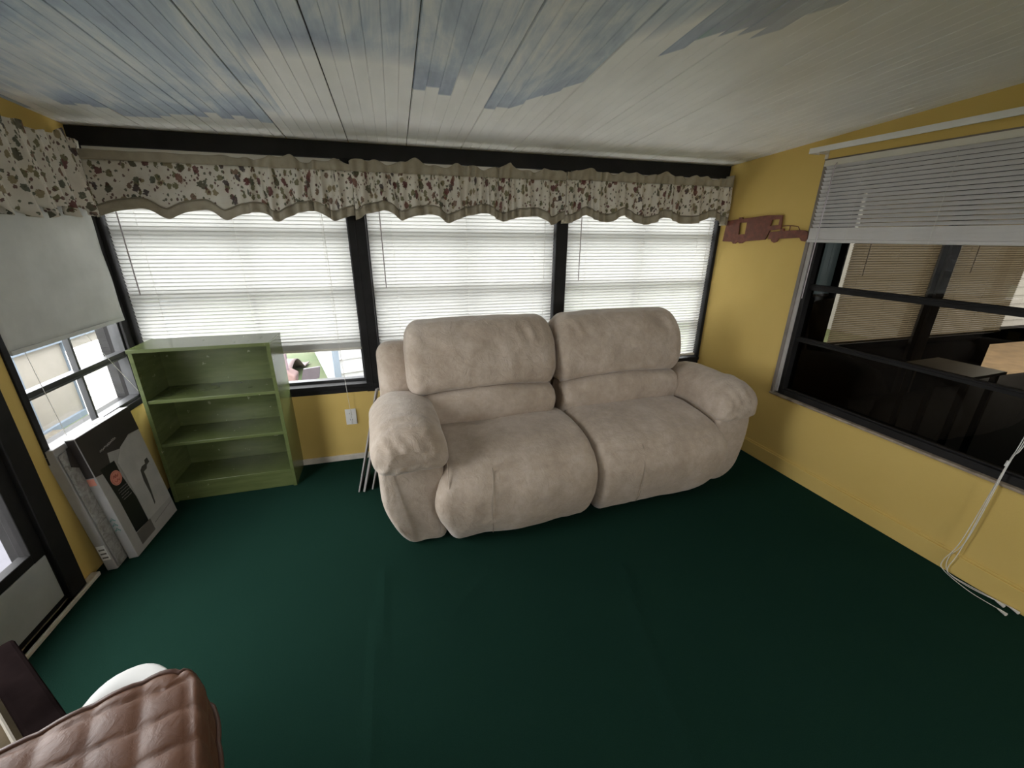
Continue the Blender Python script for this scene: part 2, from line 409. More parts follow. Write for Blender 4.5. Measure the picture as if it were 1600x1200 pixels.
mb = MB(); mb.box(.80, 1.885, -.03, .02, 0, .02); obj('threshold', mb, M['sill'], dr, bevel=.004)
mb = MB(); mb.box(.95, .99, -.05, 0, .95, 1.05); mb.tube([(.97, -.05, 1.0), (1.06, -.05, 1.0)], .009); obj('door_handle', mb, M['greyalu'], dr, smooth=False)

# right window: wooden casing, black frame and three panes
e = structure_empty('window_5', RIGHT)
u0, u1, z0, z1 = UR0, UR1, .507, 1.925
mb = MB(); mb.box(u0, u0+.02, -.004, .10, z0, z1); mb.box(u1-.02, u1, -.004, .10, z0, z1); mb.box(u0, u1, -.004, .10, z1-.012, z1)
obj('casing', mb, plain('grey_casing', (.20, .17, .15), .5, .2), e, bevel=.002)
mb = MB(); mb.box(u0+.02, u0+.043, .004, .05, z0+.02, z1-.012); obj('casing_strip', mb, plain('grey_strip', (.42, .40, .38), .5), e, bevel=.002)
mb = MB(); mb.box(u0, u1, -.012, .10, z0-.006, z0+.008); obj('window_sill', mb, M['sill'], e, bevel=.003)
mb = MB(); ub = u0+.043
mb.box(ub, ub+.028, .012, .075, z0+.008, z1-.012); mb.box(u1-.045, u1-.02, .012, .075, z0+.008, z1-.012)
mb.box(ub, u1-.02, .012, .075, z0+.008, z0+.045); mb.box(ub, u1-.02, .03, .04, z0+.045, z0+.052)
obj('window_frame', mb, M['black'], e, bevel=.002)
gl = []
for zc_, hh in ((1.218, .017), (.892, .013)):
    mb = MB(); mb.box(ub+.02, u1-.04, .03, .07, zc_-hh, zc_+hh); mb.box(ub+.02, u1-.04, .022, .03, zc_+hh*.2, zc_+hh*.6)
    obj('window_rail', mb, M['black'], e, bevel=.002)
for a, b in ((z0+.04, .892), (.892, 1.218), (1.218, z1-.012)):
    mb = MB(); mb.add([(ub+.02, .055, a), (u1-.04, .055, a), (u1-.04, .055, b), (ub+.02, .055, b)], [(0, 1, 2, 3)]); obj('pane', mb, M['glass_right'], e, fixn=False)
# dark neighbouring room: the window wall goes on past the partition
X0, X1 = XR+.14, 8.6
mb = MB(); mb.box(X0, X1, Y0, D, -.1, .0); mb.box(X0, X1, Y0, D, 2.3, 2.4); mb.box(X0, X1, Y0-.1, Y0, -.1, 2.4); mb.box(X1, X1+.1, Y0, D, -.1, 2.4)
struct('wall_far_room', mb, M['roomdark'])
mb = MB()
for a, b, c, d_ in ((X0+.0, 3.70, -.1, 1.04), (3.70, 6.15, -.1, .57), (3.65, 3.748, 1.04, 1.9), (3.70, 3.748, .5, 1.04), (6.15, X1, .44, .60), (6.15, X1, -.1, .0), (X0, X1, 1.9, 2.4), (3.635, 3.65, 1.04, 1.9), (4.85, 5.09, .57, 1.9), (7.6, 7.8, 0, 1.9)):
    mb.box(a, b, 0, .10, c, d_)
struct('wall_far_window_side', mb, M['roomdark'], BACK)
struct('trim_9', MB().box(4.86, 4.93, -.03, 0, .0, 1.9), M['black'], BACK)
struct('trim_10', MB().box(4.95, 5.07, -.04, 0, .0, 1.9), plain('brown_post', (.16, .12, .09), .6), BACK)
# ------------------------------------------------------------------ mini blinds
def blind(name, label, frame, x0, x1, zt, zb, ydep, pitch=.021, wd=.025, tilt=62, mat='slat', group=None, wand=None, cord=None, stack=0, ladders=(.12, .5, .88), headdown=.035, railmat='rail_white', wandlen=.42):
    e = thing(name, label, 'window blind', frame @ T((x0+x1)/2, ydep, zb), group)
    w2 = (x1-x0)/2; H = zt-zb
    mb = MB(); mb.box(-w2, w2, -.014, .014, H-headdown, H); mb.box(-w2, w2, -.016, -.014, H-headdown, H-headdown+.006)
    obj('headrail', mb, M[railmat], e, bevel=.002)
    # one slat: a shallow arched strip
    a = math.radians(tilt); sm = MB(); pts = []
    for i in range(5):
        s = (i/4-.5)*wd; b = .0022*(1-(2*i/4-1)**2)
        pts.append((s*math.cos(a)-b*math.sin(a), -s*math.sin(a)*-1 + b*math.cos(a)))
    # tilt: inner edge up
    vs = [(sx, -p[0], p[1]) for p in pts for sx in (-w2+.004, w2-.004)]
    sm.add(vs, [(2*i, 2*i+1, 2*i+3, 2*i+2) for i in range(4)])
    me = mesh('slat', sm, M[mat], True, fixn=False)
    z = .030+stack*.0045
    while z < H-headdown-.006:
        link('slat', me, e, T(0, 0, z)); z += pitch*(1+random.uniform(-.006, .006))
    for i in range(stack):
        link('slat', me_flat(w2, wd, mat), e, T(0, 0, .02+i*.0045))
    mb = MB(); mb.box(-w2, w2, -.012, .012, 0, .018); obj('bottom_rail', mb, M[railmat if mat == 'slat' else mat], e, bevel=.004)
    for t in ladders:
        mb = MB(); x = -w2+2*w2*t
        for yy in (-.0145,): mb.tube([(x, yy, H-headdown), (x, yy, .0)], .0007, 4)
        obj('ladder_cord', mb, M['cord'], e)
    if wand is not None:
        mb = MB(); xw_ = wand-(x0+x1)/2
        mb.tube([(xw_, -.022, H-.03), (xw_, -.026, H-.06), (xw_, -.03, H-.10-wandlen*1.0)], .0032, 6)
        mb.tube([(xw_, -.014, H-.02), (xw_, -.022, H-.03)], .003, 6)
        obj('tilt_wand', mb, M['wand'], e)
    return e
_flat = {}
def me_flat(w2, wd, mat):
    k = (round(w2, 4), mat)
    if k not in _flat:
        mb = MB(); mb.box(-w2+.004, w2-.004, -wd/2, wd/2, -.0021, .0021)
        _flat[k] = mesh('slat', mb, M[mat])
    return _flat[k]
GB = 'lowered white mini blinds on the window wall'
b1 = blind('window_blind', 'white mini blind on the left window bay, raised over a strip of daylight', BACK, -1.432, -.246, 1.905, .79, .022, group=GB, wand=-1.36, stack=7, wandlen=.63)
b2 = blind('window_blind', 'white mini blind on the middle window bay, behind the left sofa half', BACK, -.136, 1.075, 1.905, .575, .022, group=GB, wand=-.055, wandlen=.62)
b3 = blind('window_blind', 'white mini blind on the right window bay, next to the yellow side wall', BACK, 1.169, 2.366, 1.905, .575, .022, group=GB, wand=1.26, wandlen=.6)
mb = MB(); mb.tube([(0, -.02, 1.08), (.004, -.022, .3), (.0, -.030, .02), (.012, -.06, -.25), (.02, -.062, -.46)], .0013, 6)
mb.tube([(.02, -.062, -.40), (.022, -.063, -.44)], [.003, .005], 8); mb.tube([(.02, -.062, -.47), (.02, -.062, -.50)], [.003, .006], 8)
obj('lift_cord', mb, M['cord'], b1, T(.46, 0, 0))
mb = MB(); mb.tube([(0, -.02, 1.28), (.002, -.022, .0)], .0012, 6); obj('lift_cord', mb, M['cord'], b2, T(.53, 0, 0))
mb = MB(); mb.tube([(0, -.02, 1.28), (.002, -.022, .32), (0, -.022, .26)], [.0012, .0012, .003], 6); obj('lift_cord', mb, M['cord'], b3, T(.54, 0, 0))
br = blind('window_blind', 'grey-white mini blind half raised over the dark window in the yellow wall', RIGHT, .728, 2.33, 1.915, 1.478, -.006, pitch=.0205, wd=.022, tilt=50, mat='slat_grey', stack=14, ladders=(.14, .38, .62, .88), wand=.80, wandlen=.66, headdown=.03)
blind('window_blind', 'dim blind seen through the dark window, left of the brown post', BACK, 3.765, 4.85, 1.9, .585, -.02, group='blinds in the neighbouring room', wand=3.92, wandlen=.6, mat='slat_far')
blind('window_blind', 'dim blind seen through the dark window, right of the brown post', BACK, 5.10, 6.17, 1.9, .585, -.02, group='blinds in the neighbouring room', wand=5.3, wandlen=.6, mat='slat_far')
e = thing('roller_shade', 'dark grey shade in the far left corner behind the dark window', 'window shade', BACK @ T(3.1, -.02, 1.04))
obj('shade_cloth', MB().box(-.5, .525, -.002, .002, 0, .86), plain('slate_shade', (.2, .23, .25), .8, .05, trans=(.5, (.30, .36, .40))), e); obj('hem_bar', MB().box(-.5, .525, -.006, .006, -.01, .012), M['shade'], e)
e = thing('side_table', 'small pale-topped table in the room behind the dark window', 'table', T(3.57, 1.73, 0) @ RZ(.06))
tt = plain('grey_tan_top', (.36, .31, .25), .4, .1); obj('table_top', MB().box(-.19, .19, -.18, .18, .68, .70), tt, e, bevel=.004)
for x in (-.17, .14):
    for y in (-.16, .13): obj('leg', MB().box(x, x+.03, y, y+.03, 0, .68), M['roomdark'], e)
# lift cord of that blind down to the carpet
def smooth(pts, n=8):
    pts = [Vector(p) for p in pts]; out = []
    for i in range(len(pts)-1):
        p0 = pts[max(i-1, 0)]; p1 = pts[i]; p2 = pts[i+1]; p3 = pts[min(i+2, len(pts)-1)]
        for k in range(n):
            t = k/n; out.append(.5*((2*p1)+(-p0+p2)*t+(2*p0-5*p1+4*p2-p3)*t*t+(-p0+3*p1-3*p2+p3)*t**3))
    out.append(pts[-1]); return out
cx = (.728+2.33)/2; zb = 1.478
def RP(u, w_, z): return (u-cx, w_+.006, z-zb)
for pts in ([(1.92, -.03, 1.89), (1.91, -.035, 1.3), (1.885, -.035, .74), (1.875, -.035, .613), (1.85, -.035, .2), (1.82, -.03, .05), (1.84, -.04, .012), (1.95, -.075, .006), (2.05, -.085, .012)],
            [(1.925, -.03, 1.89), (1.916, -.035, 1.3), (1.891, -.035, .74), (1.879, -.035, .613), (1.865, -.035, .22), (1.83, -.02, .08), (1.85, -.03, .010), (1.93, -.045, .006), (2.02, -.03, .008)],
            [(1.929, -.03, 1.89), (1.922, -.035, 1.3), (1.897, -.035, .74), (1.877, -.037, .613), (1.86, -.035, .16), (1.845, -.03, .03), (1.87, -.035, .006), (1.97, -.03, .006), (2.06, -.02, .010)]):
    mb = MB(); sp = smooth([RP(*q) for q in pts]); mb.tube(sp, .0016, 5)
    e2 = Vector(sp[-1]); mb.tube([e2, e2+Vector((.012, -.003, 0)), e2+Vector((.03, -.007, .0))], [.003, .005, .0075], 8)
    obj('lift_cord', mb, M['cord'], br)
mb = MB(); mb.tube([RP(1.876, -.036, .628), RP(1.874, -.036, .603)], .006, 8); obj('cord_stop', mb, M['white'], br)

# curtain rod over the right window
e = thing('curtain_rod', 'white flat curtain rod with no curtain above the right window', 'curtain rod', RIGHT @ T(.668, -.075, 1.955))
mb = MB(); mb.box(0, 1.75, -.004, .004, -.001, .027); mb.box(0, 1.75, .004, .007, -.001, .003); mb.box(0, 1.75, .004, .007, .023, .027); mb.box(-.004, 0, -.004, .075, -.001, .027)
obj('rod', mb, M['white'], e, bevel=.001)
for x in (.04, .9):
    mb = MB(); mb.box(x, x+.018, .0, .074, -.006, .004); mb.box(x, x+.018, .070, .075, -.03, .03); obj('rod_bracket', mb, M['offwhite'], e)

# vinyl roller shade on the left window
e = thing('roller_shade', 'grey-white vinyl shade pulled two thirds down on the left window', 'window shade', LEFT @ T(2.355, -.022, 1.052))
mb = MB(); R_ = []
for j in range(25):
    z = .84*j/24
    R_.append([(x, .0035*math.sin(x*14+z*5)+.002*math.sin(z*22), z + (0.0 if j else .0)) for x in [(-.375+.735*i/30) for i in range(31)]])
mb.rings(R_, closed=False)
o = obj('shade_cloth', mb, M['shade'], e, smooth=True); s = o.modifiers.new('solid', 'SOLIDIFY'); s.thickness = .0015
mb = MB(); mb.box(-.375, .36, -.004, .004, -.004, .014); obj('hem_bar', mb, M['shade'], e, bevel=.002)
mb = MB(); mb.tube([(-.375, 0, .85), (.36, 0, .85)], .014, 12); obj('roller', mb, M['white'], e)
for x, x2 in ((-.30, -.26), (.05, .31)):
    mb = MB(); mb.tube([(x, .010, .85), (x, .010, .0), ((x+x2)/2, .012, -.2), (x2, .012, -.40)], .0011, 5); obj('shade_cord', mb, M['cord'], e)

# ------------------------------------------------------------------ valances
def valance(label, frame, x0, x1, zt, seed, gather, yoff=-.085, zfl=-.045, Hh=.30, scal=.27, sphase=0., retl=0., retr=0., hem=True, amp=.012, ruffle=True, group=None):
    rnd = random.Random(seed)
    e = thing('valance', label, 'valance', frame @ T(x0, yoff, zt-Hh), group)
    L = x1-x0; N = int(L/.006)
    ph = [rnd.uniform(0, 6.28) for _ in range(8)]
    knots = [rnd.uniform(.6, 1.6) for _ in range(60)]
    def g(x):  # how gathered
        return gather(x/L) if callable(gather) else gather
    def kk(x):
        i = x/.11; a = int(i); t = i-a; t = t*t*(3-2*t); return knots[a % 60]*(1-t)+knots[(a+1) % 60]*t
    phase = [0.]
    for i in range(N): phase.append(phase[-1]+(L/N)/(.062/kk(L*i/N))*2*PI)
    def top(x): return Hh+g(x)*(.009*math.sin(x*23+ph[0])+.007*math.sin(x*57+ph[1])+.014*max(0, math.sin(x*11+ph[6]))**6) + .006
    def bot(x):
        q_ = 2*PI*x/scal+sphase+.7*math.sin(x*5+ph[4]); c = math.cos(q_+.55*math.sin(q_+ph[6]))
        return .048*(c*.5+.5)**.85+.008*math.sin(x*9+ph[2])*g(x)
    def P(i, z, extra=0.):
        x = L*i/N; gg = g(x); zz = z/Hh
        f = math.sin(phase[i]+.8*math.sin(zz*3+ph[3])); f2 = math.sin(phase[i]*.43+zz*1.5+ph[5])
        a = amp*gg*(.45+.9*(1-zz))
        return (x+.004*gg*math.sin(phase[i]*.5+zz*4), -(a*f+a*.9*f2)-extra-.006*(1-zz)*(1-gg), z)
    # arc length for uv
    U = [0.]
    for i in range(N):
        a, b = Vector(P(i, .1)), Vector(P(i+1, .1)); U.append(U[-1]+(b-a).length)
    def sheet(name, zf0, zf1, nz, mat, extra=0., thick=.0012):
        rings = []; uv = []
        for j in range(nz+1):
            t = j/nz; row = []
            for i in range(N+1):
                x = L*i/N; z = zf0(x)*(1-t)+zf1(x)*t
                ex = extra(t, i) if callable(extra) else extra
                row.append(P(i, z, ex)); uv.append((U[i]+seed*.37, z))
            rings.append(row)
        m_ = MB(); m_.rings(rings, closed=False)
        o = obj(name, m_, mat, e, smooth=True, uvs=uv, fixn=False)
        s = o.modifiers.new('solid', 'SOLIDIFY'); s.thickness = thick; s.offset = 0
        return o
    hemh = .05 if hem else 0.0
    zr = lambda x: Hh+zfl
    if ruffle:
        sheet('valance_body', lambda x: bot(x)+hemh, zr, 16, M['floral'])
        sheet('header_ruffle', lambda x: zr(x)-.002, top, 5, M['hem'], lambda t, i: .007+t*g(L*i/N)*(.010*math.sin(phase[i]*.8+1)+.016*t*max(0, math.sin(L*i/N*11+ph[6]))**4))
    else:
        sheet('valance_body', lambda x: bot(x)+hemh, top, 20, M['floral'])
    if hem:
        sheet('hem_band', bot, lambda x: bot(x)+hemh, 3, M['hem'], .002)
        m_ = MB(); m_.tube([Vector(P(i, bot(L*i/N)+hemh, .004)) for i in range(0, N+1, 2)], .0035, 6); obj('hem_piping', m_, M['hemdark'], e, smooth=True)
    for xr, on in ((0, retl), (L, retr)):
        if on:
            i = 0 if xr == 0 else N
            m_ = MB(); rows = []
            for j in range(9):
                z = bot(xr)+(top(xr)-bot(xr))*j/8; p0 = Vector(P(i, z)); rows.append([tuple(p0+Vector((0, on*k/3, 0))) for k in range(4)])
            m_.rings(rows, closed=False); o = obj('return', m_, M['hem'], e, smooth=True, fixn=False)
            s = o.modifiers.new('solid', 'SOLIDIFY'); s.thickness = .001
    m_ = MB(); m_.box(.01, L-.01, .016, .022, Hh-.045, Hh-.022); obj('valance_rod', m_, M['white'], e)
    return e
GV = 'floral valances along the window wall'
def g1(t): return .10 if t < .42 else min(1.0, .10+(t-.42)*4)
valance('floral valance over the left bay, its left half pulled flat', BACK, -1.40, -.183, 1.866, 1, g1, group=GV, zfl=-.035, scal=.285, sphase=PI, ruffle=True)
valance('floral valance over the middle bay, gathered with upright ruffles', BACK, -.186, 1.098, 1.876, 2, 1.0, group=GV, retl=.05, scal=.30, sphase=.3+PI)
valance('floral valance over the right bay, ending at the yellow wall', BACK, 1.101, 2.375, 1.885, 5, .8, group=GV, retl=.05, retr=.075, scal=.33, sphase=PI+.8)
valance('tightly gathered floral valance above the grey shade of the left window', LEFT, 1.82, 2.70, 1.905, 9, 1.0, yoff=-.075, hem=False, ruffle=False, Hh=.345, amp=.02, scal=.12, group='floral valances along the window wall')

# ------------------------------------------------------------------ wall socket
e = thing('wall_outlet', 'white double wall outlet below the left bay window', 'outlet', BACK @ T(-.366, 0, .268))
mb = MB(); mb.box(-.035, .035, -.006, 0, 0, .114); obj('cover_plate', mb, M['white'], e, bevel=.002)
slot = plain('socket_slot', (.08, .07, .06), .5)
for zc_ in (.034, .080):
    mb = MB(); mb.tube([(0, -.006, zc_), (0, -.0085, zc_)], .0165, 20); f = obj('receptacle', mb, M['white'], e)
    mb = MB(); mb.box(-.0075, -.0055, -.0092, -.0085, zc_-.002, zc_+.008); mb.box(.0055, .0075, -.0092, -.0085, zc_-.001, zc_+.007); mb.tube([(0, -.0085, zc_-.009), (0, -.0092, zc_-.009)], .0022, 8)
    obj('slot', mb, slot, f)
mb = MB(); mb.tube([(0, -.006, .057), (0, -.0078, .057)], .003, 8); obj('screw', mb, M['greyalu'], e)

# ------------------------------------------------------------------ camper plaque
def curve_mesh(name, loops, depth, mat, holes=()):
    cu = bpy.data.curves.new(name, 'CURVE'); cu.dimensions = '2D'; cu.fill_mode = 'BOTH'; cu.extrude = depth/2; cu.bevel_depth = .0008
    for lp in list(loops)+list(holes):
        s = cu.splines.new('POLY'); s.points.add(len(lp)-1); s.use_cyclic_u = True
        for q, p in zip(s.points, lp): q.co = (p[0], p[1], 0, 1)
    o = bpy.data.objects.new(name, cu); C.objects.link(o)
    dg = bpy.context.evaluated_depsgraph_get(); me = bpy.data.meshes.new_from_object(o.evaluated_get(dg)); me.name = name
    bpy.data.objects.remove(o); me.materials.clear(); me.materials.append(mat); return me
rust = plain('rust_brown_metal', (.16, .05, .03), .6, .35, 30, .2, 80)
e = thing('wall_plaque', 'rusty brown cut-out of a pickup truck towing a camper on the yellow wall', 'wall decoration', RIGHT @ T(.4, -.014, 1.46))
TOW = Matrix(((1, 0, 0, 0), (0, 0, 1, 0), (0, 1, 0, 0), (0, 0, 0, 1)))
rel = lambda pts: [(a-.4, b-1.46) for a, b in pts]
def arc(cx_, cy_, r, n=14): return [(cx_+r*math.cos(2*PI*k/n), cy_+r*math.sin(2*PI*k/n)) for k in range(n)]
tr_ = [(0.075, 1.616), (0.182, 1.624), (0.183, 1.635), (0.21, 1.636), (0.215, 1.626), (0.417, 1.641), (0.528, 1.637), (0.535, 1.556), (0.454, 1.548), (0.432, 1.492), (0.269, 1.479), (0.248, 1.466), (0.222, 1.464), (0.206, 1.476), (0.187, 1.462), (0.167, 1.461), (0.151, 1.474), (0.064, 1.476)]
link('camper_trailer', curve_mesh('camper_trailer', [rel(tr_)], .006, rust, [rel([(0.193, 1.601), (0.258, 1.603), (0.258, 1.524), (0.201, 1.522)]), rel([(0.457, 1.614), (0.512, 1.616), (0.512, 1.579), (0.45, 1.575)])]), e, TOW)
tk = [(0.457, 1.538), (0.53, 1.542), (0.535, 1.556), (0.555, 1.558), (.56, 1.544), (0.66, 1.548), (0.70, 1.546), (.722, 1.536), (0.728, 1.495), (0.715, 1.484), (0.692, 1.487), (0.676, 1.505), (0.535, 1.498), (0.525, 1.48), (0.503, 1.473), (0.484, 1.482), (0.475, 1.497), (0.454, 1.495)]
link('pickup_truck', curve_mesh('pickup_truck', [rel(tk)], .006, rust), e, TOW)
mb = MB(); mb.tube([(a-.4, 0, b-1.46) for a, b in [(.535, 1.572), (.575, 1.575), (.61, 1.574), (.65, 1.568), (.665, 1.548)]], .0025, 6); mb.tube([(.195, 0, .113), (.195, 0, .085)], .0035, 6); obj('cab_outline', mb, rust, e)
mb = MB(); mb.tube([(-.1, .004, .10), (-.1, .014, .10)], .004, 6); mb.tube([(.22, .004, .06), (.22, .014, .06)], .004, 6); obj('standoff', mb, rust, e)

# ------------------------------------------------------------------ bookcase
bx0, bx1, bh, bd_ = -1.362, -.705, .93, .262
e = thing('bookcase', 'low green painted bookcase with three open shelves below the left bay', 'bookcase', T(bx0, 2.494, 0) @ RZ(.018))
BW = bx1-bx0; t = .019
mb = MB(); mb.box(0, t, 0, bd_, 0, bh-t); obj('side_panel', mb, M['green'], e, bevel=.0015)
mb = MB(); mb.box(BW-t, BW, 0, bd_, 0, bh-t); obj('side_panel', mb, M['green'], e, bevel=.0015)
mb = MB(); mb.box(-.003, BW+.003, -.004, bd_, bh-t, bh); obj('top_panel', mb, M['green'], e, bevel=.0015)
mb = MB(); mb.box(t, BW-t, bd_-.006, bd_, 0, bh-t); obj('back_panel', mb, M['green'], e)
for z in (.627, .365, .105):
    mb = MB(); mb.box(t, BW-t, .004, bd_-.006, z-t/2+.005, z+t/2+.005); obj('shelf', mb, M['green'], e, bevel=.0015)
mb = MB(); mb.box(t, BW-t, .012, .026, 0, .10); obj('toe_board', mb, M['green'], e, bevel=.0015)

# ------------------------------------------------------------------ sofa
SOFA = T(.97, 1.75, 0) @ RZ(.052)
sofa = thing('reclining_sofa', 'beige microfibre reclining sofa with two wide seats and pillow arms', 'sofa', SOFA)
def cr_closed(ctrl, n=7):
    out = []; m = len(ctrl)
    for i in range(m):
        p0, p1, p2, p3 = [Vector(ctrl[(i+k-1) % m]) for k in range(4)]
        for k in range(n):
            t = k/n; out.append(.5*((2*p1)+(-p0+p2)*t+(2*p0-5*p1+4*p2-p3)*t*t+(-p0+3*p1-3*p2+p3)*t**3))
    return out
def normals2(pr):
    n = len(pr); A = sum(pr[i].x*pr[(i+1) % n].y-pr[(i+1) % n].x*pr[i].y for i in range(n)); s = 1 if A > 0 else -1
    return [Vector(((pr[(i+1) % n]-pr[i-1]).y, -(pr[(i+1) % n]-pr[i-1]).x)).normalized()*s for i in range(n)]
def pillow(ctrl, a0, a1, r0, r1, axis, n=7, na=30, deform=None, nr=6):
    """closed profile swept along an axis, both ends rounded by r0 / r1"""
    pr = cr_closed(ctrl, n); nm = normals2(pr); st = []
    if r0:
        for k in range(nr): ph = PI/2*k/nr; st.append((a0+r0-r0*math.cos(ph), r0*(1-math.sin(ph))))
    for k in range(na+1): st.append((a0+r0+(a1-r1-a0-r0)*k/na, 0))
    if r1:
        for k in range(1, nr+1): ph = PI/2*k/nr; st.append((a1-r1+r1*math.sin(ph), r1*(1-math.cos(ph))))
    rings = []
    lo = Vector((min(p.x for p in pr), min(p.y for p in pr))); hi = Vector((max(p.x for p in pr), max(p.y for p in pr)))
    cc = (lo+hi)/2; hx, hy = (hi-lo)/2
    for a, ins in st:
        ring = []
        for p, q in zip(pr, nm):
            c = Vector((cc.x+(p.x-cc.x)*(1-min(.9, ins/hx)), cc.y+(p.y-cc.y)*(1-min(.9, ins/hy))))
            v = Vector((a, c.x, c.y)) if axis == 'x' else Vector((c.x, a, c.y))
            if deform: v = Vector(deform(v))
            ring.append(v)
        rings.append(ring)
    mb = MB(); mb.rings(rings); return mb
def lump(v, a=.004, s=6, o=0): return a*noise.noise(Vector((v.x*s+o, v.y*s, v.z*s)))
SM = M['sofa']
# seats with footrests
def seat(x0, x1, o):
    ctrl = [(.50, .20), (.50, .44), (.46, .487), (.36, .497), (.22, .492), (.10, .474), (.01, .435), (-.045, .37), (-.068, .29), (-.062, .20), (-.035, .11), (.0, .045), (.03, .015), (.10, .03), (.30, .05), (.46, .08)]
    w = x1-x0; xc = (x0+x1)/2
    def df(v):
        u = (v.x-xc)/(w/2); crown = .022*(1-u*u)
        if v.z > .42: v.z += crown*.8
        if v.y < .05: v.y -= crown*(1 if v.z > .05 else 0)
        # narrower at the foot
        if v.z < .25: v.x = xc+(v.x-xc)*(1-.05*((.25-v.z)/.25)**2)
        if v.y < .12 and abs(u) > .45:
            sgn = 1 if u > 0 else -1
            if (sgn < 0) == (o == 3) : v.x += sgn*.06*((abs(u)-.45)/.55)*math.exp(-((v.z-.27)/.15)**2)*min(1, (.12-v.y)/.12)
        d = lump(v, .012, 4, o)+lump(v, .005, 11, o)
        v.z += d*.8; v.y += d
        v.y += .007*math.exp(-((v.z-.425)/.014)**2) if v.y < .1 else 0; v.z -= .004*math.exp(-((v.z-.425)/.014)**2) if v.y < .1 else 0
        return v
    return pillow(ctrl, x0, x1, .055, .055, 'x', 7, 44, df)
s1 = obj('seat_cushion', seat(-.815, .0, 3), SM, sofa, smooth=True)
s2 = obj('seat_cushion', seat(.004, .835, 8), SM, sofa, smooth=True)
def seam(parent, xs, x_shift):
    pts = [(xs, .012, .46), (xs+.0, -.04, .405), (xs-.012, -.078, .34), (xs-.02, -.092, .27), (xs-.018, -.086, .2), (xs-.008, -.06, .115), (xs+.0, -.025, .055)]
    mb = MB(); mb.tube(smooth(pts, 5), .0022, 5); obj('stitching', mb, M['thread'], parent, smooth=True)
# back cushions: lumbar roll and upper pillow
def upper(x0, x1, o):
    ctrl = [(.485, .665), (.44, .69), (.418, .74), (.425, .82), (.455, .92), (.51, 1.0), (.575, 1.045), (.65, 1.045), (.705, .99), (.70, .85), (.66, .70), (.60, .645), (.52, .64)]
    w = x1-x0; xc = (x0+x1)/2
    def df(v):
        u = (v.x-xc)/(w/2); cr_ = 1-u*u
        v.y -= .028*cr_*(1 if v.y < .58 else .2)
        if v.z > .9: v.z += .012*cr_; v.x = xc+(v.x-xc)*(1-.035*(v.z-.9)/.14)
        if v.z > .86: # gathers under the top seam
            k = math.exp(-((v.z-.985)/.05)**2); v.y += .010*k*math.sin(v.x*48+5*math.sin(v.x*7+o)+v.z*30)*(.4+.9*abs(noise.noise(Vector((v.x*6, o, 0))))*2); v.z += .004*k*math.sin(v.x*37+o*2)
        sc_ = (.675-v.z)
        if v.z < .72 and v.y < .5: v.z += (.042*cr_-.024)*min(1, (.72-v.z)/.05)
        d = lump(v, .012, 5, o)+lump(v, .005, 13, o); v.y += d
        return v
    return pillow(ctrl, x0, x1, .075, .075, 'x', 7, 50, df)
def lumbar(x0, x1, o):
    ctrl = [(.46, .43), (.425, .47), (.395, .54), (.395, .60), (.425, .655), (.485, .675), (.54, .675), (.60, .68), (.62, .55), (.58, .44), (.52, .41)]
    w = x1-x0; xc = (x0+x1)/2
    def df(v):
        u = (v.x-xc)/(w/2); cr_ = 1-u*u
        v.y -= .03*cr_
        if v.z > .56: v.z += (.048*cr_-.024)*min(1, (v.z-.56)/.06)
        d = lump(v, .010, 5, o+5)+lump(v, .004, 14, o); v.y += d; return v
    return pillow(ctrl, x0, x1, .05, .05, 'x', 7, 40, df)
for x0, x1, o in ((-.925, -.045, 1), (-.04, .865, 6)):
    obj('back_cushion', upper(x0, x1, o), SM, sofa, smooth=True)
    obj('lumbar_cushion', lumbar(x0+.03, x1-.01, o), SM, sofa, smooth=True)
# arms
def arm_pair(sg, x_in):
    ctrl = [(0, .0), (.004, .25), (0, .53), (-.05, .575), (-.24, .575), (-.288, .53), (-.298, .40), (-.285, .27), (-.245, .14), (-.17, .0), (-.09, -.004)]
    ctrl = [(x_in+sg*-1*a*-1 if False else x_in-sg*(-a), b) for a, b in ctrl]
    wd_ = 1.0 if sg > 0 else .85
    ctrl = [(x_in+(a-x_in)*wd_, max(b, .004)) for a, b in ctrl]
    def df(v):
        if v.y < .35: v.y += .05*max(0, (.16-v.z)/.16)**2 - .012*math.sin(min(1, v.z/.5)*PI)
        v.x += lump(v, .008, 6, sg*4); return v
    o = obj('arm_panel', pillow(ctrl, .03, .80, .03, .05, 'y', 6, 20, df), SM, sofa, smooth=True)
    # pillow top of the arm
    pc = [(.015, .485), (.03, .55), (.005, .63), (-.07, .682), (-.17, .692), (-.26, .662), (-.315, .60), (-.318, .53), (-.285, .485), (-.14, .475)]
    pc = [(x_in+(a*sg)*wd_, b) for a, b in pc]
    def dp(v):
        t = max(0, (v.y-.1)/.5); v.z += .02*math.sin(min(1, t)*PI)-.022*t
        if v.y < .14:
            k = (.14-v.y)/.14; v.z -= .03*k*k; v.y += .004*math.sin(v.x*95+2*math.sin(v.z*30))*k
        if v.z > .6: v.z += .003*math.sin(v.y*70+math.sin(v.x*14)*2)*math.exp(-((v.y-.12)/.1)**2)
        d = lump(v, .010, 8, sg*9); v.z += d; v.x += d*.5; return v
    obj('arm_pad', pillow(pc, -.02, .62, .075, .09, 'y', 6, 30, dp), SM, sofa, smooth=True)
arm_pair(1, -.822)
arm_pair(-1, .84)
